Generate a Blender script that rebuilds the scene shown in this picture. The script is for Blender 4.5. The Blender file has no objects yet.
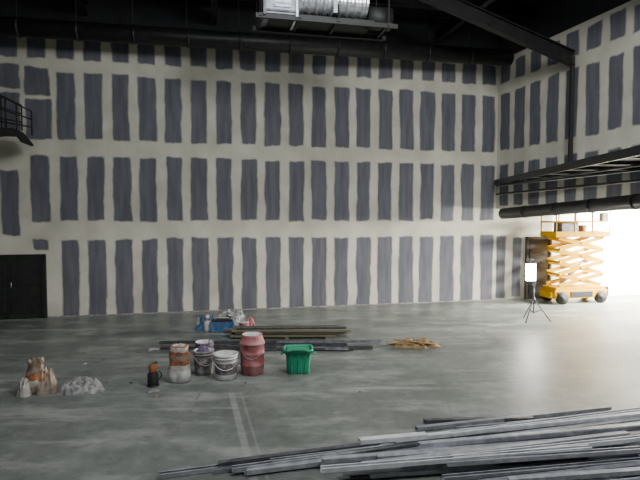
import bpy, bmesh, math, random
import numpy as np
from mathutils import Vector, Matrix, noise as mn
random.seed(7)
C = bpy.context.scene.collection

# ---------------------------------------------------------------- materials
def newmat(name):
    m = bpy.data.materials.new(name); m.use_nodes = True
    nt = m.node_tree; nt.nodes.clear()
    out = nt.nodes.new('ShaderNodeOutputMaterial'); b = nt.nodes.new('ShaderNodeBsdfPrincipled')
    nt.links.new(b.outputs[0], out.inputs[0])
    return m, nt, b
def mat(name, col, rough=0.6, metal=0.0, col2=None, scale=6.0, lo=0.4, hi=0.65, bump=0.0, emit=None, es=0, detail=5, stretch=(1,1,1)):
    m, nt, b = newmat(name)
    b.inputs['Roughness'].default_value = rough; b.inputs['Metallic'].default_value = metal
    tc = nt.nodes.new('ShaderNodeTexCoord'); mp = nt.nodes.new('ShaderNodeMapping')
    mp.inputs['Scale'].default_value = stretch
    nt.links.new(tc.outputs['Object'], mp.inputs[0])
    n = nt.nodes.new('ShaderNodeTexNoise'); n.inputs['Scale'].default_value = scale; n.inputs['Detail'].default_value = detail
    nt.links.new(mp.outputs[0], n.inputs['Vector'])
    r = nt.nodes.new('ShaderNodeValToRGB')
    if col2 is None: col2 = tuple(min(1, c*1.25) for c in col); 
    r.color_ramp.elements[0].position = lo; r.color_ramp.elements[1].position = hi
    r.color_ramp.elements[0].color = (*col, 1); r.color_ramp.elements[1].color = (*col2, 1)
    nt.links.new(n.outputs[0], r.inputs[0]); nt.links.new(r.outputs[0], b.inputs['Base Color'])
    if bump:
        bp = nt.nodes.new('ShaderNodeBump'); bp.inputs['Strength'].default_value = bump; bp.inputs['Distance'].default_value = 0.02
        nt.links.new(n.outputs[0], bp.inputs['Height']); nt.links.new(bp.outputs[0], b.inputs['Normal'])
    if emit:
        b.inputs['Emission Color'].default_value = (*emit, 1); b.inputs['Emission Strength'].default_value = es
    return m
M = {}
M['black']  = mat('black_paint', (0.006,0.006,0.007), 0.6, col2=(0.012,0.012,0.013))
M['ceil']   = mat('dark_roof_deck', (0.005,0.006,0.008), 0.9, col2=(0.010,0.011,0.014), scale=1.5)
M['steelblk'] = mat('dark_steel', (0.010,0.010,0.012), 0.45, 0.2, col2=(0.02,0.02,0.022))
M['galv']   = mat('galvanised', (0.33,0.35,0.39), 0.35, 0.35, col2=(0.48,0.50,0.54), scale=9)
M['galv2']  = mat('galvanised_dull', (0.19,0.20,0.24), 0.45, 0.3, col2=(0.32,0.33,0.37), scale=9)
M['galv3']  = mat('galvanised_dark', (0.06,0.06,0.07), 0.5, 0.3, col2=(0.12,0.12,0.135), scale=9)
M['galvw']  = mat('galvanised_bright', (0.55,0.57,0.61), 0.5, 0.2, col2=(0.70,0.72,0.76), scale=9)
M['foil']   = mat('duct_foil', (0.50,0.52,0.56), 0.25, 0.7, col2=(0.8,0.82,0.85), scale=9)
M['yellow'] = mat('lift_yellow', (0.50,0.26,0.0), 0.7, col2=(0.56,0.31,0.0), scale=4)
for nd in M['yellow'].node_tree.nodes:
    if nd.type=='BSDF_PRINCIPLED': nd.inputs['Specular IOR Level'].default_value=.1
M['rubber'] = mat('rubber', (0.015,0.015,0.015), 0.8)
M['white']  = mat('white_plastic', (0.66,0.66,0.66), 0.45, col2=(0.48,0.47,0.45), scale=9)
M['greypl'] = mat('dusty_grey_plastic', (0.20,0.18,0.19), 0.6, col2=(0.36,0.34,0.35), scale=9)
M['label']  = mat('label_dark', (0.10,0.09,0.10), 0.5, col2=(0.30,0.26,0.27), scale=16)
M['red']    = mat('red_plastic_dusty', (0.27,0.05,0.055), 0.6, col2=(0.42,0.21,0.22), scale=6, lo=0.36, hi=0.66)
M['green']  = mat('green_plastic', (0.008,0.25,0.135), 0.45, col2=(0.025,0.35,0.21), scale=3)
M['plaster']= mat('wet_plaster', (0.50,0.48,0.46), 0.8, col2=(0.7,0.69,0.67), scale=12, bump=0.5)
M['paper']  = mat('paper_sack', (0.52,0.49,0.46), 0.8, col2=(0.34,0.31,0.30), scale=10, bump=0.3)
M['kraft']  = mat('kraft_sack', (0.36,0.29,0.23), 0.8, col2=(0.20,0.15,0.12), scale=10, bump=0.3)
M['orange'] = mat('orange_print', (0.42,0.14,0.04), 0.7, col2=(0.16,0.08,0.05), scale=14)
M['brown']  = mat('brown_cardboard', (0.16,0.10,0.07), 0.85, col2=(0.30,0.22,0.17), scale=8)
M['cloth']  = mat('dirty_white_sheet', (0.20,0.195,0.195), 0.8, col2=(0.48,0.47,0.46), scale=11, bump=0.4)
M['blue']   = mat('blue_plastic', (0.03,0.10,0.24), 0.5, col2=(0.10,0.20,0.36), scale=9)
M['purple'] = mat('purple_rag', (0.10,0.06,0.14), 0.8, col2=(0.2,0.15,0.24), scale=9)
M['tan']    = mat('tan_offcuts', (0.36,0.23,0.10), 0.8, col2=(0.20,0.13,0.06), scale=12)
M['wood']   = mat('aged_timber', (0.05,0.043,0.032), 0.8, col2=(0.10,0.088,0.065), scale=4, stretch=(1,14,14))
M['wood2']  = mat('pale_timber', (0.15,0.135,0.09), 0.8, col2=(0.22,0.20,0.14), scale=4, stretch=(1,14,14))
M['lamp']   = mat('lamp_diffuser', (1,1,1), 0.5, emit=(1,0.97,0.88), es=45)
M['doorm']  = mat('dark_green_door', (0.010,0.014,0.011), 0.5, col2=(0.018,0.024,0.02))
M['paintw'] = mat('white_painted_block', (0.82,0.80,0.74), 0.8, col2=(0.88,0.87,0.82), scale=2)
M['soffit'] = mat('soffit_grey', (0.12,0.12,0.12), 0.9, col2=(0.18,0.18,0.18), scale=2)
M['mesh']   = mat('grating_deck', (0.30,0.305,0.31), 0.7, col2=(0.42,0.425,0.43), scale=3)
M['rearw']  = mat('rear_wall_paint', (0.12,0.12,0.12), 0.9)
M['darkobj']= mat('dark_plastic', (0.02,0.02,0.025), 0.5)

def board_mat():
    m, nt, b = newmat('taped_plasterboard')
    N = nt.nodes.new; L = nt.links.new
    b.inputs['Roughness'].default_value = 0.85
    at = N('ShaderNodeAttribute'); at.attribute_name = 'board_dist'
    tc = N('ShaderNodeTexCoord')
    mp = N('ShaderNodeMapping'); mp.inputs['Scale'].default_value = (1,1,0.45); L(tc.outputs['Object'], mp.inputs[0])
    n1 = N('ShaderNodeTexNoise'); n1.inputs['Scale'].default_value = 2.6; n1.inputs['Detail'].default_value = 5; n1.inputs['Roughness'].default_value=0.55; L(mp.outputs[0], n1.inputs['Vector'])
    a = N('ShaderNodeMath'); a.operation='MULTIPLY_ADD'; a.inputs[1].default_value=0.17; a.inputs[2].default_value=-0.085; L(n1.outputs[0], a.inputs[0])
    s = N('ShaderNodeMath'); s.operation='ADD'; L(at.outputs['Fac'], s.inputs[0]); L(a.outputs[0], s.inputs[1])
    mr = N('ShaderNodeMapRange'); mr.inputs[1].default_value=-0.03; mr.inputs[2].default_value=0.02; L(s.outputs[0], mr.inputs[0])
    n2 = N('ShaderNodeTexNoise'); n2.inputs['Scale'].default_value=1.3; n2.inputs['Detail'].default_value=7; L(tc.outputs['Object'], n2.inputs['Vector'])
    rc = N('ShaderNodeValToRGB'); rc.color_ramp.elements[0].position=.3; rc.color_ramp.elements[1].position=.7
    rc.color_ramp.elements[0].color=(0.46,0.45,0.38,1); rc.color_ramp.elements[1].color=(0.64,0.63,0.545,1); L(n2.outputs[0], rc.inputs[0])
    mp2 = N('ShaderNodeMapping'); mp2.inputs['Scale'].default_value=(5,5,0.6); L(tc.outputs['Object'], mp2.inputs[0])
    n3 = N('ShaderNodeTexNoise'); n3.inputs['Scale'].default_value=1.6; n3.inputs['Detail'].default_value=6; L(mp2.outputs[0], n3.inputs['Vector'])
    rg = N('ShaderNodeValToRGB'); rg.color_ramp.elements[0].position=.35; rg.color_ramp.elements[1].position=.75
    rg.color_ramp.elements[0].color=(0.092,0.096,0.121,1); rg.color_ramp.elements[1].color=(0.145,0.149,0.178,1); L(n3.outputs[0], rg.inputs[0])
    mx = N('ShaderNodeMix'); mx.data_type='RGBA'; L(mr.outputs[0], mx.inputs[0]); L(rg.outputs[0], mx.inputs[6]); L(rc.outputs[0], mx.inputs[7])
    L(mx.outputs[2], b.inputs['Base Color'])
    bp = N('ShaderNodeBump'); bp.inputs['Strength'].default_value=.3; bp.inputs['Distance'].default_value=.01; L(mr.outputs[0], bp.inputs['Height']); L(bp.outputs[0], b.inputs['Normal'])
    return m
M['board'] = board_mat()

def floor_mat():
    m, nt, b = newmat('dusty_concrete')
    N = nt.nodes.new; L = nt.links.new
    tc = N('ShaderNodeTexCoord')
    def noise(sc, det=6, rough=.55, st=(1,1,1), rot=0):
        mp = N('ShaderNodeMapping'); mp.inputs['Scale'].default_value = st; mp.inputs['Rotation'].default_value=(0,0,rot); L(tc.outputs['Object'], mp.inputs[0])
        n = N('ShaderNodeTexNoise'); n.inputs['Scale'].default_value=sc; n.inputs['Detail'].default_value=det; n.inputs['Roughness'].default_value=rough
        L(mp.outputs[0], n.inputs['Vector']); return n
    n1 = noise(.45, 8, .6)
    r = N('ShaderNodeValToRGB'); r.color_ramp.elements[0].position=.32; r.color_ramp.elements[1].position=.68
    r.color_ramp.elements[0].color=(0.088,0.100,0.094,1); r.color_ramp.elements[1].color=(0.192,0.208,0.197,1); L(n1.outputs[0], r.inputs[0])
    col = r.outputs[0]
    n2 = noise(5, 8, .7)
    r2 = N('ShaderNodeValToRGB'); r2.color_ramp.elements[0].position=.35; r2.color_ramp.elements[1].position=.7
    r2.color_ramp.elements[0].color=(.74,.74,.74,1); r2.color_ramp.elements[1].color=(1.14,1.14,1.14,1); L(n2.outputs[0], r2.inputs[0])
    mu = N('ShaderNodeMix'); mu.data_type='RGBA'; mu.blend_type='MULTIPLY'; mu.inputs[0].default_value=1; L(col, mu.inputs[6]); L(r2.outputs[0], mu.inputs[7]); col = mu.outputs[2]
    for (nz,lo,hi,c) in ((noise(1.3,10,.72,(.5,1.2,1)),.50,.74,(.34,.355,.34)), (noise(.9,9,.75,(.25,2.2,1),.35),.56,.72,(.33,.345,.335)), (noise(9,6,.8),.63,.72,(.42,.43,.42)), (noise(2.2,8,.7,(1.6,.4,1),-.3),.62,.74,(.06,.065,.06))):
        r3 = N('ShaderNodeValToRGB'); r3.color_ramp.elements[0].position=lo; r3.color_ramp.elements[1].position=hi; L(nz.outputs[0], r3.inputs[0])
        md = N('ShaderNodeMix'); md.data_type='RGBA'; L(r3.outputs[0], md.inputs[0]); L(col, md.inputs[6]); md.inputs[7].default_value=(*c,1); col = md.outputs[2]
    def line(p, q, w, c, amt):
        nonlocal col
        d = Vector((q[0]-p[0], q[1]-p[1])); Ln = d.length; d.normalize(); nn = Vector((-d.y, d.x))
        dp = N('ShaderNodeVectorMath'); dp.operation='DOT_PRODUCT'; dp.inputs[1].default_value=(nn.x, nn.y, 0); L(tc.outputs['Object'], dp.inputs[0])
        s1 = N('ShaderNodeMath'); s1.operation='SUBTRACT'; s1.inputs[1].default_value = nn.x*p[0]+nn.y*p[1]; L(dp.outputs['Value'], s1.inputs[0])
        ab = N('ShaderNodeMath'); ab.operation='ABSOLUTE'; L(s1.outputs[0], ab.inputs[0])
        lt = N('ShaderNodeMath'); lt.operation='LESS_THAN'; lt.inputs[1].default_value=w; L(ab.outputs[0], lt.inputs[0])
        dt = N('ShaderNodeVectorMath'); dt.operation='DOT_PRODUCT'; dt.inputs[1].default_value=(d.x, d.y, 0); L(tc.outputs['Object'], dt.inputs[0])
        mid = d.x*(p[0]+q[0])/2 + d.y*(p[1]+q[1])/2
        s2 = N('ShaderNodeMath'); s2.operation='SUBTRACT'; s2.inputs[1].default_value=mid; L(dt.outputs['Value'], s2.inputs[0])
        a2 = N('ShaderNodeMath'); a2.operation='ABSOLUTE'; L(s2.outputs[0], a2.inputs[0])
        l2 = N('ShaderNodeMath'); l2.operation='LESS_THAN'; l2.inputs[1].default_value=Ln/2; L(a2.outputs[0], l2.inputs[0])
        m1 = N('ShaderNodeMath'); m1.operation='MULTIPLY'; L(lt.outputs[0], m1.inputs[0]); L(l2.outputs[0], m1.inputs[1])
        m2 = N('ShaderNodeMath'); m2.operation='MULTIPLY'; L(m1.outputs[0], m2.inputs[0]); m2.inputs[1].default_value=amt
        m3 = N('ShaderNodeMath'); m3.operation='MULTIPLY'; L(m2.outputs[0], m3.inputs[0]); L(n2.outputs[0], m3.inputs[1])
        x = N('ShaderNodeMix'); x.data_type='RGBA'; L(m3.outputs[0], x.inputs[0]); L(col, x.inputs[6]); x.inputs[7].default_value=(*c,1); col = x.outputs[2]
    W=(.40,.42,.42); D=(.06,.065,.06)
    line((-1.40,8.0),(-.62,5.0),.045,W,.55)
    line((-1.25,8.0),(-.47,5.0),.015,W,.35)
    line((-9,6.1),(6,9.4),.02,W,.3)
    line((-9,9.7),(9,13.6),.02,D,.5)
    line((3.0,14.5),(1.2,3),.015,D,.4)
    line((-5.2,14.0),(-7.3,3),.015,D,.4)
    L(col, b.inputs['Base Color'])
    rr = N('ShaderNodeMapRange'); rr.inputs[3].default_value=.28; rr.inputs[4].default_value=.58; L(n1.outputs[0], rr.inputs[0]); L(rr.outputs[0], b.inputs['Roughness'])
    bp = N('ShaderNodeBump'); bp.inputs['Strength'].default_value=.15; bp.inputs['Distance'].default_value=.01; L(n2.outputs[0], bp.inputs['Height']); L(bp.outputs[0], b.inputs['Normal'])
    return m
M['floor'] = floor_mat()

# ---------------------------------------------------------------- builder
class B:
    def __init__(s): s.bm = bmesh.new(); s.mats = []
    def mi(s, m):
        if m not in s.mats: s.mats.append(m)
        return s.mats.index(m)
    def _tag(s, before, m, smooth=False):
        i = s.mi(m)
        for f in list(s.bm.faces)[before:]: f.material_index = i; f.smooth = smooth
    def box(s, c, size, m, rot=(0,0,0), bev=0):
        nb = len(s.bm.faces)
        R = Matrix.Translation(c) @ (Matrix.Rotation(rot[2],4,'Z')@Matrix.Rotation(rot[1],4,'Y')@Matrix.Rotation(rot[0],4,'X')) @ Matrix.Diagonal((*size,1))
        r = bmesh.ops.create_cube(s.bm, size=1, matrix=R)
        s._tag(nb, m)
        return s
    def beam(s, p, q, w, h, m):
        p=Vector(p); q=Vector(q); d=q-p
        x=d.normalized(); up=Vector((0,0,1)) if abs(x.z)<.99 else Vector((0,1,0))
        y=up.cross(x).normalized(); z=x.cross(y)
        Mx=Matrix((x,y,z)).transposed().to_4x4(); Mx.translation=(p+q)/2
        nb=len(s.bm.faces); bmesh.ops.create_cube(s.bm,size=1,matrix=Mx@Matrix.Diagonal((d.length,w,h,1))); s._tag(nb,m); return s
    def rod(s, p, q, r, m, r2=None, seg=14):
        p=Vector(p); q=Vector(q); d=q-p
        Mx = Matrix.Translation((p+q)/2) @ d.to_track_quat('Z','Y').to_matrix().to_4x4()
        nb=len(s.bm.faces); bmesh.ops.create_cone(s.bm,cap_ends=True,segments=seg,radius1=r,radius2=r if r2 is None else r2,depth=d.length,matrix=Mx)
        s._tag(nb,m,True); return s
    def path(s, pts, r, m, seg=8):
        for a,b_ in zip(pts[:-1],pts[1:]): s.rod(a,b_,r,m,seg=seg)
        return s
    def lathe(s, c, prof, mats, seg=32, p=2.0, ry=1.0, wob=0, seed=0, smooth=True):
        rings=[]
        for j,(r,z) in enumerate(prof):
            ring=[]
            for i in range(seg):
                a=2*math.pi*i/seg; ca,sa=math.cos(a),math.sin(a)
                k=(abs(ca)**p+abs(sa)**p)**(-1/p)
                w=1+wob*mn.noise(Vector((ca*1.7+seed,sa*1.7,z*6+seed)))
                ring.append(s.bm.verts.new((c[0]+r*k*ca*w,c[1]+r*k*sa*ry*w,c[2]+z+ (wob*.15*mn.noise(Vector((ca*3,sa*3+seed,5))) if z>.1 else 0))))
            rings.append(ring)
        for j in range(len(rings)-1):
            mm = mats[j] if isinstance(mats,list) else mats
            for i in range(seg):
                f=s.bm.faces.new((rings[j][i],rings[j][(i+1)%seg],rings[j+1][(i+1)%seg],rings[j+1][i])); f.material_index=s.mi(mm); f.smooth=smooth
        m0=mats[0] if isinstance(mats,list) else mats; m1=mats[-1] if isinstance(mats,list) else mats
        f=s.bm.faces.new(list(reversed(rings[0]))); f.material_index=s.mi(m0)
        f=s.bm.faces.new(rings[-1]); f.material_index=s.mi(m1)
        return s
    def sheet(s, c, w, d, h, m, n=34, seed=0, rough=1.0, rotz=0):
        g={}
        for i in range(n+1):
            for j in range(n+1):
                x=(i/n-.5)*2; y=(j/n-.5)*2
                a=math.atan2(y,x); sc=.8+.3*mn.noise(Vector((math.cos(a)*1.5+seed,math.sin(a)*1.5,seed)))
                k=max(abs(x),abs(y)); l=math.hypot(x,y) or 1; x2=x*k/l*1.1*sc; y2=y*k/l*1.1*sc
                e=max(0,1-k**3)
                v=Vector((x*2.2+seed,y*2.2,seed*2.3))
                rd=1-abs(mn.noise(v*1.0))*2; rd2=1-abs(mn.noise(v*2.7))*2
                z=h*e*(.30+.5*rd*rough+.28*rd2*rough)
                ca,sa=math.cos(rotz),math.sin(rotz)
                px,py=x2*w/2,y2*d/2
                g[i,j]=s.bm.verts.new((c[0]+px*ca-py*sa,c[1]+px*sa+py*ca,c[2]+max(z,.004)))
        for i in range(n):
            for j in range(n):
                f=s.bm.faces.new((g[i,j],g[i+1,j],g[i+1,j+1],g[i,j+1])); f.material_index=s.mi(m); f.smooth=True
        return s
    def done(s, name, loc=(0,0,0), rz=0, bevel=0, parent=None):
        me=bpy.data.meshes.new(name); s.bm.normal_update(); s.bm.to_mesh(me); s.bm.free()
        for m in s.mats: me.materials.append(M[m])
        o=bpy.data.objects.new(name,me); C.objects.link(o); o.location=loc; o.rotation_euler=(0,0,rz)
        if bevel:
            md=o.modifiers.new('bev','BEVEL'); md.width=bevel; md.segments=2; md.limit_method='ANGLE'
        if parent: o.parent=parent
        return o

# ---------------------------------------------------------------- room frame
O = Vector((5.76,16.87,0)); A = Vector((-.977,-.214,0)).normalized(); Nn = Vector((.214,-.977,0)).normalized()
Rd = Vector((.29,-.957,0)).normalized(); Rn = Vector((-.957,-.29,0)).normalized()
def W(s,d=0,z=0): return O + A*s + Nn*d + Vector((0,0,z))
def R(t,d=0,z=0): return O + Rd*t + Rn*d + Vector((0,0,z))
angA = math.atan2(-A.y,-A.x)

def board_wall(name, P, s0, s1, z0, z1, rects, step=.05):
    ns=int(round((s1-s0)/step)); nz=int(round((z1-z0)/step))
    S=np.linspace(s0,s1,ns+1); Z=np.linspace(z0,z1,nz+1)
    SS,ZZ=np.meshgrid(S,Z,indexing='ij'); D=np.full(SS.shape,9.)
    for (a,b_,c,d) in rects:
        q=np.maximum(np.abs(SS-(a+b_)/2)-abs(b_-a)/2, np.abs(ZZ-(c+d)/2)-(d-c)/2); D=np.minimum(D,q)
    base=P(0); dirv=P(1)-P(0)
    co=np.stack([base.x+dirv.x*SS, base.y+dirv.y*SS, ZZ],-1).reshape(-1,3)
    idx=np.arange((ns+1)*(nz+1)).reshape(ns+1,nz+1)
    F=np.stack([idx[:-1,:-1],idx[1:,:-1],idx[1:,1:],idx[:-1,1:]],-1).reshape(-1,4)
    me=bpy.data.meshes.new(name); me.from_pydata(co.tolist(),[],F.tolist())
    at=me.attributes.new('board_dist','FLOAT','POINT'); at.data.foreach_set('value',D.reshape(-1).astype(np.float32))
    me.materials.append(M['board'])
    o=bpy.data.objects.new(name,me); C.objects.link(o); return o

rects=[]
def rr(a=.02): return random.uniform(-a,a)
for i in range(0,24):
    s=.33+.70*i; hw=.235
    if i<=18:
        rects.append((s-hw+rr(),s+hw+rr(),-.1,2.13+rr(.03)))
    if i not in (20,):
        rects.append((s-hw+rr(),s+hw+rr(),2.62+rr(.03),4.42+rr(.03)))
    if i<=18: rects.append((s-hw+rr(),s+hw+rr(),4.84+rr(.03),6.66+rr(.03)))
    rects.append((s-hw+rr(),s+hw+rr(),6.98,7.6+rr(.05)))
rects.append((13.45,13.85,1.85,2.15)); rects.append((14.15,14.6,2.25,4.0))
rects += [(13.3,13.95,4.85,5.9),(13.32,13.95,6.0,6.75),(14.05,15.2,4.9,6.05),(14.05,15.3,6.15,6.8)]
board_wall('wall_back', W, -.02, 17, 0, 7.75, rects)
rects=[(-.37,-.02,.05,2.1),(-.95,-.62,.1,2.05)]
board_wall('wall_back_under_mezzanine', W, -2.1, -.02, 0, 3.2, rects)
rects=[]
for i in range(0,28):
    t=.37+.70*i; hw=.23
    rects.append((t-hw+rr(),t+hw+rr(),4.84+rr(.03),6.66+rr(.03)))
    rects.append((t-hw+rr(),t+hw+rr(),3.1,4.42))
    rects.append((t-hw+rr(),t+hw+rr(),6.98,7.6+rr(.05)))
board_wall('wall_right', R, 0, 20, 3.0, 7.75, rects)

b=B(); b.beam(W(-.1,-.06,8.35),W(17,-.06,8.35),.1,1.2,'ceil'); b.done('wall_back_upper_cladding')
b=B(); b.beam(R(0,-.06,8.35),R(20,-.06,8.35),.1,1.2,'ceil'); b.done('wall_right_upper_cladding')
b=B(); b.box((0,7,-.05),(40,30,.1),'floor'); b.done('floor')
b=B(); b.box((0,7,9.0),(40,30,.1),'ceil'); b.done('ceiling')
b=B(); b.beam(W(-2.1,-.05,1.6),W(-10,-.05,1.6),.1,3.2,'paintw'); b.done('wall_back_painted')
b=B(); b.box((15.0,7,1.6),(.1,26,3.2),'paintw'); b.done('wall_far_right')
pl=W(17); b=B(); b.box((pl.x-.05,4.5,4.5),(.1,19,9),'rearw'); b.done('wall_left')
b=B(); b.box((0,-5,4.5),(40,.1,9),'rearw'); b.done('wall_rear')

# mezzanine
b=B()
E0=Vector((5.62,16.6,0)); E1=Vector((5.0,5.5,0))
def quad_slab(b,pts,z0,z1,m):
    lo=[b.bm.verts.new((p[0],p[1],z0)) for p in pts]; hi=[b.bm.verts.new((p[0],p[1],z1)) for p in pts]
    n=len(pts); fs=[b.bm.faces.new(list(reversed(lo))),b.bm.faces.new(hi)]
    for i in range(n): fs.append(b.bm.faces.new((lo[i],lo[(i+1)%n],hi[(i+1)%n],hi[i])))
    for f in fs: f.material_index=b.mi(m)
rA=R(0.2,.02); rB=R(11.8,.02)
quad_slab(b,[E0,rA,rB,E1],3.84,3.88,'mesh')
b.beam(E0+Vector((0,0,3.84)),E1+Vector((0,0,3.84)),.06,.16,'steelblk')
for k in range(1,10):
    f=k/10; p=E0.lerp(E1,f); q=rA.lerp(rB,f)
    b.beam(p+Vector((0,0,3.80)),q+Vector((0,0,3.80)),.04,.07,'steelblk')
for f in (.3,.62):
    p=E0.lerp(rA,f); q=E1.lerp(rB,f)
    b.rod(p+Vector((0,0,3.74)),q+Vector((0,0,3.74)),.025,'steelblk')
b.rod(R(.5,.35,3.45),R(11,.9,3.62),.035,'steelblk')
b.done('mezzanine_deck')
b=B(); quad_slab(b,[R(0,-.03),R(20,-.03),Vector((15,-2.5,0)),Vector((15,19,0)),W(-.05,.0)],3.2,3.3,'soffit')
for k in range(10):
    b.beam((R(1.2+1.4*k,-.1,3.14)),(R(1.2+1.4*k,-7,3.14)),.08,.12,'steelblk')
b.done('ceiling_under_mezzanine')
b=B()
pa=R(.9,.4,2.84); pb=R(12,.65,3.42)
b.rod(pa,pb,.165,'black',seg=24)
for k in range(1,9):
    p=pa.lerp(pb,k/9-.02); q=pa.lerp(pb,k/9-.012); b.rod(p,q,.175,'steelblk',seg=24)
b.done('ventilation_pipe')

b=B()
pa=W(16.5,.95,7.42); pb=W(.2,.95,7.56)
b.rod(pa,pb,.23,'black',seg=28)
for k in range(1,12):
    p=pa.lerp(pb,k/12); q=pa.lerp(pb,k/12+.004); b.rod(p,q,.25,'steelblk',seg=28)
    b.rod(p,p+Vector((0,0,1.5)),.012,'steelblk',seg=6)
b.done('black_air_duct')

def ibeam(b,p,q,h,w,m='steelblk',t=.025):
    p=Vector(p); q=Vector(q)
    z=Vector((0,0,h/2))
    b.beam(p,q,t,h,m); b.beam(p+z,q+z,w,t*1.2,m); b.beam(p-z,q-z,w,t*1.2,m)
b=B()
c0=R(3.39,.2)
b.beam(c0+Vector((0,0,3.98)),c0+Vector((0,0,6.9)),.09,.09,'black')
ibeam(b,c0+Vector((0,0,6.85)), c0+A*6.5+Vector((0,0,8.9)),.34,.2)
b.done('roof_rafter')
b=B()
c1=R(3.39,.2)+Nn*3.2
ibeam(b,Vector((c1.x+.9,c1.y,7.3)), Vector((c1.x,c1.y,7.3))+A*6.0+Vector((0,0,1.5)),.4,.2)
b.done('roof_rafter.001')
b=B()
for k in range(6):
    ibeam(b,W(17,1.6+k*1.7,8.7),W(-1.5,1.6+k*1.7,8.7),.3,.14)
b.done('roof_purlins')
b=B()
for k in range(5):
    s=2.2+3.4*k; ibeam(b,W(s,.05,8.35),W(s,14,8.35),.3,.16)
b.done('roof_joists')

# HVAC unit
hv=bpy.data.objects.new('ceiling_air_handling_unit',None); C.objects.link(hv); hv.location=(-.88,11.0,7.22); hv.rotation_euler=(0,0,angA)
b=B()
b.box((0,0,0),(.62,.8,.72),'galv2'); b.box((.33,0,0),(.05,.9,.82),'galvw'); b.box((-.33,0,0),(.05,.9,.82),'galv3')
b.box((.05,-.41,.0),(.34,.02,.45),'galv'); b.box((0,-.41,-.3),(.62,.03,.04),'galv3')
for z in (-.15,-.05,.05,.15): b.box((.05,-.425,z),(.28,.01,.02),'galv2')
b.done('fan_box',parent=hv,bevel=.01)
b=B()
for (yy,zz,r,x0,x1) in ((-.18,.04,.30,.38,1.85),(.3,-.02,.27,.38,2.0)):
    n=36; prof=[]
    for k in range(n+1):
        prof.append((r*(1 if k%4 in (1,2) else .90), x0+(x1-x0)*k/n))
    bb=len(b.bm.verts); b.lathe((0,0,0),prof,'foil',seg=28,smooth=False)
    b.bm.verts.ensure_lookup_table()
    for v in b.bm.verts[bb:]:
        x,y,z=v.co; v.co=Vector((z,yy+x,zz+y))
b.box((1.12,-.18,.04),(.08,.64,.64),'galv2')
b.done('flexible_ducts',parent=hv)
b=B()
for y in (-.38,.38): b.beam((-.5,y,-.42),(2.5,y,-.42),.06,.09,'black')
for x in (-.4,.4,1.2,2.3): b.box((x,0,-.40),(.06,.86,.06),'black'); 
for x in (-.4,1.2,2.3):
    for y in (-.42,.42): b.rod((x,y,-.4),(x,y,1.74),.012,'black',seg=6)
b.rod((1.9,-.05,-.16),(2.45,-.05,-.16),.24,'black',seg=24)
b.box((.9,.0,-.35),(2.2,.7,.06),'black')
b.done('support_cradle',parent=hv)

# doors
b=B()
def wb(s0,s1,d0,d1,z0,z1,m,b):
    c=(W((s0+s1)/2,(d0+d1)/2+.015,(z0+z1)/2)); b.box(c,(abs(s1-s0),abs(d1-d0),z1-z0),m,rot=(0,0,angA))
wb(13.6,15.3,0,.05,0.01,1.66,'doorm',b)
wb(13.52,13.62,0,.08,0,1.72,'black',b); wb(15.28,15.38,0,.08,0,1.72,'black',b); wb(13.52,15.38,0,.08,1.64,1.74,'black',b)
wb(14.44,14.46,.05,.06,0,1.64,'black',b)
for s in (13.68,14.53): 
    wb(s,s+.7,.05,.065,.15,.75,'black',b); wb(s,s+.7,.05,.065,.9,1.5,'black',b)
b.rod(W(14.38,.09,.85),W(14.38,.09,1.0),.015,'galv2')
b.done('door_1')
b=B(); wb(-1.15,-1.95,0,.06,0,2.0,'black',b); wb(-1.08,-1.15,0,.1,0,2.08,'wood',b); wb(-1.95,-2.02,0,.1,0,2.08,'wood',b); wb(-1.08,-2.02,0,.1,2.0,2.08,'wood',b)
wb(-1.22,-1.88,.06,.075,.2,.9,'darkobj',b); wb(-1.22,-1.88,.06,.075,1.05,1.85,'darkobj',b)
b.done('door_2')
b=B(); wb(0,13.5,0,.012,0,.03,'greypl',b)
b.done('trim_1')

# catwalk at left
b=B()
b.beam(W(16.9,1.0,4.85),W(13.8,1.0,4.85),.8,.1,'black')
b.beam(W(13.8,1.0,4.85),W(13.6,1.0,4.58),.8,.06,'black')
for d in (.65,1.38):
    for s in (16.5,15.5,14.7,14.3,13.95,13.6):
        h = 1.15 if s>14.5 else 1.15-(14.7-s)*.5
        b.rod(W(s,d,4.85),W(s,d,4.85+h),.018,'black',seg=8)
    for f in (1,.66,.33):
        b.path([W(16.9,d,4.85+1.15*f),W(14.7,d,4.85+1.15*f),W(13.6,d,4.85+.6*f)],.018,'black')
b.beam(W(16.9,1.4,4.15),W(14.0,1.4,4.75),.05,.12,'black')
b.done('catwalk_with_railing')

# ---------------------------------------------------------------- scissor lift
sl=bpy.data.objects.new('scissor_lift',None); C.objects.link(sl); sl.location=(8.2,16.55,0); sl.rotation_euler=(0,0,angA)
b=B()
b.box((0,0,.30),(1.9,.72,.26),'yellow'); b.box((0,0,.47),(1.8,.66,.1),'yellow')
b.box((.0,-.37,.3),(.8,.03,.18),'darkobj'); b.box((-.75,-.37,.34),(.25,.03,.12),'darkobj')
b.box((1.0,0,.35),(.12,.6,.3),'darkobj'); b.box((-1.0,0,.28),(.1,.6,.2),'yellow')
b.done('chassis',parent=sl,bevel=.015)
b=B()
for x in (-.7,.7):
    for y in (-.36,.36):
        b.rod((x,y-.07,.19),(x,y+.07,.19),.19,'rubber',seg=24); b.rod((x,y-.08,.19),(x,y+.08,.19),.09,'yellow',seg=16)
b.done('wheels',parent=sl)
b=B()
lev=4; z0=.55; hh=(2.1-.55)/lev
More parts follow.
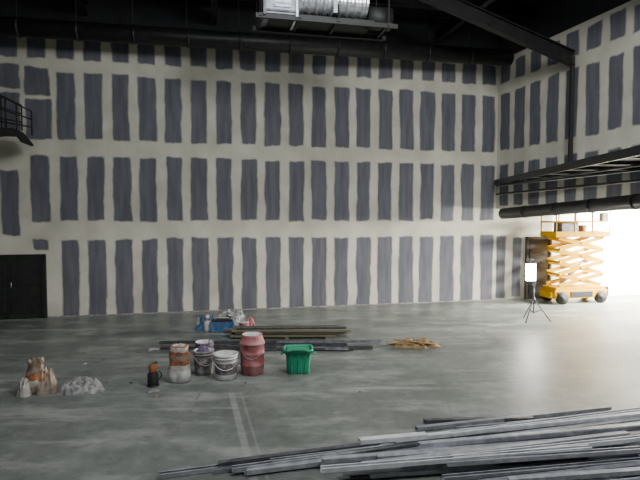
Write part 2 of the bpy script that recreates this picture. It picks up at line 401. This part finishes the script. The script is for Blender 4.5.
for k in range(lev):
    za=z0+k*hh+.02; zb=z0+(k+1)*hh-.02
    for y in (-.30,.30):
        b.beam((-.78,y,za),(.78,y,zb),.045,.12,'yellow'); b.beam((-.78,y*.82,zb),(.78,y*.82,za),.045,.12,'yellow')
    b.rod((0,-.34,(za+zb)/2),(0,.34,(za+zb)/2),.035,'galv3')
    for x in (-.78,.78): b.rod((x,-.34,zb+.02),(x,.34,zb+.02),.035,'yellow')
b.rod((-.5,0,.6),(.3,0,1.25),.06,'darkobj'); b.rod((.3,0,1.25),(.55,0,1.5),.035,'galv')
b.done('scissor_arms',parent=sl)
b=B()
b.box((0,0,2.14),(1.95,.76,.07),'galv3'); 
for y in (-.38,.38): b.box((0,y,2.20),(1.98,.02,.16),'yellow')
for x in (-.98,.98): b.box((x,0,2.20),(.02,.76,.16),'yellow')
for z in (2.58,2.95):
    b.path([(-.97,-.37,z),(.97,-.37,z),(.97,.37,z),(-.97,.37,z),(-.97,-.37,z)],.025,'yellow')
for x in (-.97,-.32,.32,.97):
    for y in (-.37,.37): b.rod((x,y,2.15),(x,y,2.96),.022,'yellow')
b.box((.8,-.3,2.72),(.22,.16,.3),'darkobj'); b.box((-.3,.05,2.38),(.6,.4,.36),'brown'); b.lathe((.25,0,2.18),[(.12,0),(.15,.3)],'orange',seg=16)
b.done('platform',parent=sl)

# ---------------------------------------------------------------- tripod work light
tw=bpy.data.objects.new('tripod_work_light',None); C.objects.link(tw); tw.location=(5.66,13.55,0)
b=B()
for a in (90,210,330):
    a=math.radians(a+12); c,s=math.cos(a),math.sin(a)
    b.rod((.03*c,.03*s,.55),(.42*c,.42*s,.012),.014,'darkobj'); b.rod((.2*c,.2*s,.30),(.01*c,.01*s,.22),.009,'darkobj')
    b.rod((.42*c-.02*c,.42*s,.02),(.44*c,.44*s,.0),.02,'rubber')
b.rod((0,0,.2),(0,0,1.0),.016,'galv3'); b.rod((0,0,.5),(0,0,.62),.035,'darkobj'); b.rod((0,0,.9),(0,0,.95),.03,'darkobj')
b.box((0,0,1.0),(.1,.05,.06),'darkobj')
b.done('stand',parent=tw)
b=B()
b.lathe((-.08,.03,1.02),[(.11,0),(.13,.02),(.13,.04),(.122,.05),(.125,.27),(.122,.49),(.13,.50),(.13,.52),(.09,.55)],['darkobj','darkobj','darkobj','lamp','lamp','darkobj','darkobj','darkobj'],seg=24,p=4,ry=.6)
b.path([(-.22,.03,1.2),(-.22,.03,.99),(.06,.03,.99),(.06,.03,1.2)],.01,'darkobj')
b.path([(-.17,.03,1.54),(-.14,.03,1.62),(-.02,.03,1.62),(.01,.03,1.54)],.01,'darkobj')
b.done('lamp_head',parent=tw)

# ---------------------------------------------------------------- buckets
def handle(b,r,z,sag,rad=.008,yoff=-1,m='galv3'):
    pts=[]
    for k in range(13):
        a=math.pi*k/12; pts.append((r*math.cos(a), yoff*r*1.04*math.sin(a), z-sag*math.sin(a)))
    b.path(pts,rad,m,seg=6)
def bucket(r,h,body,mid,fill,hsag=.18):
    b=B()
    t=.012; rb=r*.86
    def rad(z): return rb+(r-rb)*z/h
    prof=[(rb*.9,0),(rb,.01),(rad(h*.22),h*.22),(rad(h*.68),h*.68),(rad(h*.84),h*.84),(r*1.04,h*.84),(r*1.04,h*.87),(r,h*.87),(r,h*.93),(r*1.05,h*.93),(r*1.05,h),(r-t,h),(rad(h*.75)-t,h*.75),(.02,h*.75+.02)]
    ms=[body,body,mid,body,body,body,body,body,body,body,body,fill,fill]
    b.lathe((0,0,0),prof,ms,seg=40)
    handle(b,r*1.02,h*.86,hsag)
    return b
b=bucket(.205,.43,'white','label','plaster'); b.done('plaster_bucket',(-1.62,8.74,0),.2)
b=bucket(.175,.42,'greypl','label','plaster')
b.rod((.05,.05,.3),(.14,.10,.56),.012,'wood'); b.sheet((0,0,.36),.30,.28,.16,'purple',n=14,seed=3)
b.done('plaster_bucket.001',(-2.06,9.0,0),.5)
b=bucket(.17,.42,'purple','darkobj','plaster'); b.done('plaster_bucket.002',(-2.18,9.6,0),1.2)
b=B()
prof=[(.19,0),(.20,.01),(.206,.16),(.211,.165),(.211,.18),(.207,.185),(.209,.36),(.214,.365),(.214,.385),(.210,.39),(.212,.53),(.224,.535),(.224,.555),(.212,.56),(.195,.63),(.18,.67),(.18,.70),(.165,.70),(.15,.6),(.02,.6)]
b.lathe((0,0,0),prof,['red']*17+['plaster']*2,seg=40); handle(b,.212,.56,.26)
b.done('red_mixing_bucket',(-1.20,9.02,0),.1)
b=B()
prof=[(.19,0),(.20,.01),(.215,.24),(.222,.36),(.25,.365),(.25,.40),(.262,.405),(.262,.44),(.235,.44),(.222,.37),(.2,.06),(.02,.06)]
b.lathe((0,0,0),prof,'green',seg=48,p=5.5,ry=.8)
for x in (-.12,.0,.12): b.box((x,-.178,.19),(.015,.025,.3),'green',rot=(-.05,0,0))
for sx in (-1,1):
    b.path([(sx*.255,-.08,.37),(sx*.30,-.06,.33),(sx*.30,.06,.33),(sx*.255,.08,.37)],.012,'green',seg=8)
b.path([(.20,-.22,.40),(.1,-.24,.45),(-.1,-.24,.45),(-.20,-.22,.40)],.009,'galv3',seg=6)
b.box((0,0,.40),(.40,.30,.03),'greypl')
b.done('green_tub',(-.39,9.1,0),.06)
b=B()
prof=[(.13,0),(.165,.03),(.18,.12),(.175,.22),(.17,.30),(.175,.38),(.165,.46),(.14,.52),(.15,.60),(.12,.62),(.11,.5),(.02,.48)]
b.lathe((0,0,0),prof,['white','white','white','paper','orange','brown','orange','paper','orange','paper','plaster'],seg=40,p=3,ry=.75,wob=.22,seed=2)
b.done('plaster_sack',(-2.36,8.55,0),-.15)
b=B()
b.lathe((0,0,0),[(.07,0),(.085,.01),(.09,.08),(.085,.20),(.06,.24),(.065,.26),(.07,.33),(.05,.36),(.02,.37)],['darkobj']*4+['orange']*4,seg=24)
b.rod((-.05,0,.34),(.07,0,.385),.02,'orange'); b.path([(.09,0,.1),(.13,0,.14),(.13,0,.2),(.09,0,.24)],.01,'darkobj',seg=8)
b.rod((.0,-.0,.0),(.0,0,.02),.10,'darkobj')
b.done('orange_top_bottle',(-2.74,8.33,0),.3)  # dark bottle with an orange top

b=B()
prof=[(.12,0),(.19,.03),(.21,.12),(.19,.22),(.15,.33),(.10,.42),(.12,.50),(.07,.49),(.02,.40)]
b.lathe((0,0,0),prof,['cloth','kraft','paper','orange','kraft','brown','kraft','brown'],seg=36,p=2.6,ry=.8,wob=.5,seed=5)
b.sheet((.15,-.02,0),.40,.4,.42,'kraft',seed=9,n=24)
b.sheet((-.12,-.12,0),.3,.3,.3,'paper',seed=4,n=20)
b.done('crumpled_plaster_sack',(-4.50,8.05,0),.2)
b=B(); b.sheet((0,0,0),.85,.5,.22,'cloth',seed=12,n=44); b.sheet((.2,.0,0),.4,.3,.2,'paper',seed=15,n=24); b.sheet((-.15,-.12,0),.35,.3,.16,'greypl',seed=19,n=24)
b.done('crumpled_dust_sheet',(-3.82,8.1,0),0)

b=B()
b.sheet((.15,.0,0),1.1,.6,.50,'cloth',seed=21,n=36); b.sheet((-.45,0,0),.7,.5,.38,'blue',seed=23,n=26); b.sheet((.55,.05,0),.5,.45,.34,'red',seed=26,n=24)
b.lathe((-.42,-.15,0),[(.09,0),(.10,.02),(.10,.26),(.05,.32),(.05,.38),(.02,.39)],['white','white','label','white','white'],seg=20)
b.lathe((-.66,-.05,0),[(.06,0),(.07,.02),(.07,.2),(.03,.25),(.03,.3)],'cloth',seg=16)
b.lathe((.48,-.2,0),[(.09,0),(.1,.02),(.11,.2),(.115,.22),(.1,.22)],['red','red','red','white'],seg=20)
b.box((-.05,-.22,.13),(.55,.2,.24),'blue',rot=(0,0,.1)); b.box((-.05,-.22,.27),(.5,.18,.04),'darkobj',rot=(0,0,.1)); b.rod((-.2,-.22,.32),(.1,-.19,.32),.015,'darkobj')
b.box((.2,-.1,.40),(.3,.12,.08),'white',rot=(.2,.2,.5))
b.done('tool_and_rag_heap',(-2.3,12.5,0),0)
b=B()
random.seed(4)
for lv in range(3):
    for k in range(3):
        L=random.uniform(2.3,2.75); b.box((random.uniform(-.1,.1),(k-1)*.17,.07+.055*lv),(L,.15,.045),random.choice(['wood','wood2','wood']),rot=(0,0,random.uniform(-.02,.02)))
for x in (-.9,0,.9): b.box((x,0,.02),(.08,.6,.04),'wood2')
b.box((.1,-.1,.225),(2.5,.1,.03),'galv3',rot=(0,0,.01))
b.done('timber_plank_stack',(-.75,11.75,0),.03)
def stud(b,p,ang,L,w=.07,d=.045,m='galv',roll=0,tilt=0,t=.004):
    Mx=Matrix.Translation(p)@Matrix.Rotation(ang,4,'Z')@Matrix.Rotation(tilt,4,'Y')@Matrix.Rotation(roll,4,'X')
    for c,sz in (((0,0,0),(L,w,t)),((0,w/2,d/2),(L,t,d)),((0,-w/2,d/2),(L,t,d)),((0,w/2-.006,d),(L,.014,t)),((0,-w/2+.006,d),(L,.014,t))):
        nb=len(b.bm.faces); bmesh.ops.create_cube(b.bm,size=1,matrix=Mx@Matrix.Translation(c)@Matrix.Diagonal((*sz,1))); b._tag(nb,m)
b=B(); random.seed(11)
for k in range(9):
    stud(b,Vector((-.9+random.uniform(-1.2,1.1),10.75+random.uniform(-.3,.35),.01+.012*k*.4)),random.uniform(-.06,.1),random.uniform(1.8,3.2),m=random.choice(['galv2','galv3','galv3']))
b.done('loose_metal_studs')
b=B()
b.sheet((0,0,0),1.0,.4,.20,'tan',seed=31,n=34); 
for k in range(9): 
    a=random.uniform(-.7,.7); b.box((random.uniform(-.45,.45),random.uniform(-.12,.12),.03+.012*k),(random.uniform(.25,.5),.05,.015),random.choice(['tan','wood2']),rot=(0,random.uniform(-.1,.1),a))
b.done('timber_offcuts',(2.05,10.85,0),0)
b=B(); random.seed(21)
for k in range(30):
    x=random.uniform(-4.8,-1.0); y=random.uniform(7.7,10.8)
    if random.random()<.3: x=random.uniform(-7,3); y=random.uniform(7,13)
    s=random.uniform(.012,.03); b.box((x,y,s*.25),(s*random.uniform(1,3),s,s*.5),random.choice(['cloth','brown','greypl','wood']),rot=(0,0,random.uniform(0,3)))
for (x,y,w) in ((-2.65,8.05,.25),(-3.5,10.6,.3)): b.sheet((x,y,0),w,w*.5,.04,'greypl',n=14,seed=x)
b.done('floor_debris')

# ---------------------------------------------------------------- foreground stud pile
b=B(); random.seed(5)
mats=['galv','galv2','galv','galvw','galv','galv3','galv2','galvw']
def along(x0,y0,deg,L,z,m,roll=None,w=.07,d=.045):
    ang=math.radians(deg)
    if roll is None: roll=random.choice([0,math.pi])
    if roll: z+=d
    stud(b,Vector((x0+math.cos(ang)*L/2,y0+math.sin(ang)*L/2,z)),ang,L,w,d,m,roll)
for k in range(9):
    sx=random.uniform(0,1.3)+(.0 if k<3 else .4)
    if k==0: sx=0
    along(-1.72+sx, 5.36+sx*.285-(k%5)*.055, random.uniform(14.2,16.2), random.uniform(3.6,5.2), .004+.02*(k%3), mats[k%len(mats)])
for k in range(9):
    sx=random.uniform(2.4,4.2)
    along(-1.72+sx, 5.34+sx*.285-(k%6)*.07, random.uniform(12,16), random.uniform(3,4), .02+.012*k, random.choice(mats))
for k in range(22):
    x0=random.uniform(-.1,1.9); along(x0, 5.32+x0*.17+random.uniform(-.24,.30), random.uniform(7,14), random.uniform(2.8,4.2), .006+.008*k, random.choice(mats))
for k in range(7):
    x0=random.uniform(.6,2.2); along(x0, 4.95+random.uniform(-.2,.35), random.uniform(5,12), random.uniform(2.8,4.0), .01+.012*k, random.choice(mats))
along(1.40,6.80,3,1.5,.01,'galv3'); along(1.25,6.55,14,3.0,.012,'galv2')
along(.45,5.72,11,.8,.22,'galvw',math.pi,w=.09)
b.done('metal_stud_pile')

# ---------------------------------------------------------------- lights
def area(name,loc,tgt,e,size,col=(1,1,1),sy=None,spread=None):
    l=bpy.data.lights.new(name,'AREA'); l.energy=e; l.size=size; l.color=col
    if sy: l.shape='RECTANGLE'; l.size_y=sy
    if spread: l.spread=math.radians(spread)
    o=bpy.data.objects.new(name,l); C.objects.link(o); o.location=loc
    o.rotation_euler=(Vector(tgt)-Vector(loc)).to_track_quat('-Z','Y').to_euler(); return o
area('overhead_fill_1',(-3,1,7.8),(0,15,2.5),185,3,(.98,.99,1))  # added overhead fill lights, out of view, not actual fittings of the hall
area('overhead_fill_2',(4,3,7.6),(2.5,15.5,3.6),640,2,(1,.995,.97))
area('overhead_fill_3',(0,8.0,8.2),(0,8.5,0),250,4,(.93,1,1))
# lamps over the lit bay: one beyond the lift washing the wall, one raking out across the hall floor
area('under_mezzanine_flood',(10.9,16.2,2.95),(10.9,18.2,.6),5500,1.0,(1,.96,.84))
area('under_mezzanine_flood_2',(11.6,14.4,2.9),(7.0,13.6,0),1300,.8,(1,.96,.85),spread=110)
def pt(name,loc,e,r,col=(1,.96,.88)):
    l=bpy.data.lights.new(name,'POINT'); l.energy=e; l.shadow_soft_size=r; l.color=col
    o=bpy.data.objects.new(name,l); C.objects.link(o); o.location=loc
pt('work_light_glow',(5.57,13.25,1.30),120,.12)
w=bpy.data.worlds.new('world'); bpy.context.scene.world=w; w.use_nodes=True
w.node_tree.nodes['Background'].inputs[0].default_value=(.5,.55,.6,1); w.node_tree.nodes['Background'].inputs[1].default_value=.05

cam=bpy.data.cameras.new('camera'); cam.sensor_width=36; cam.lens=28.97
co=bpy.data.objects.new('camera',cam); C.objects.link(co); co.location=(0,0,2.8); co.rotation_euler=(math.radians(90-2.78),0,0)
bpy.context.scene.camera=co
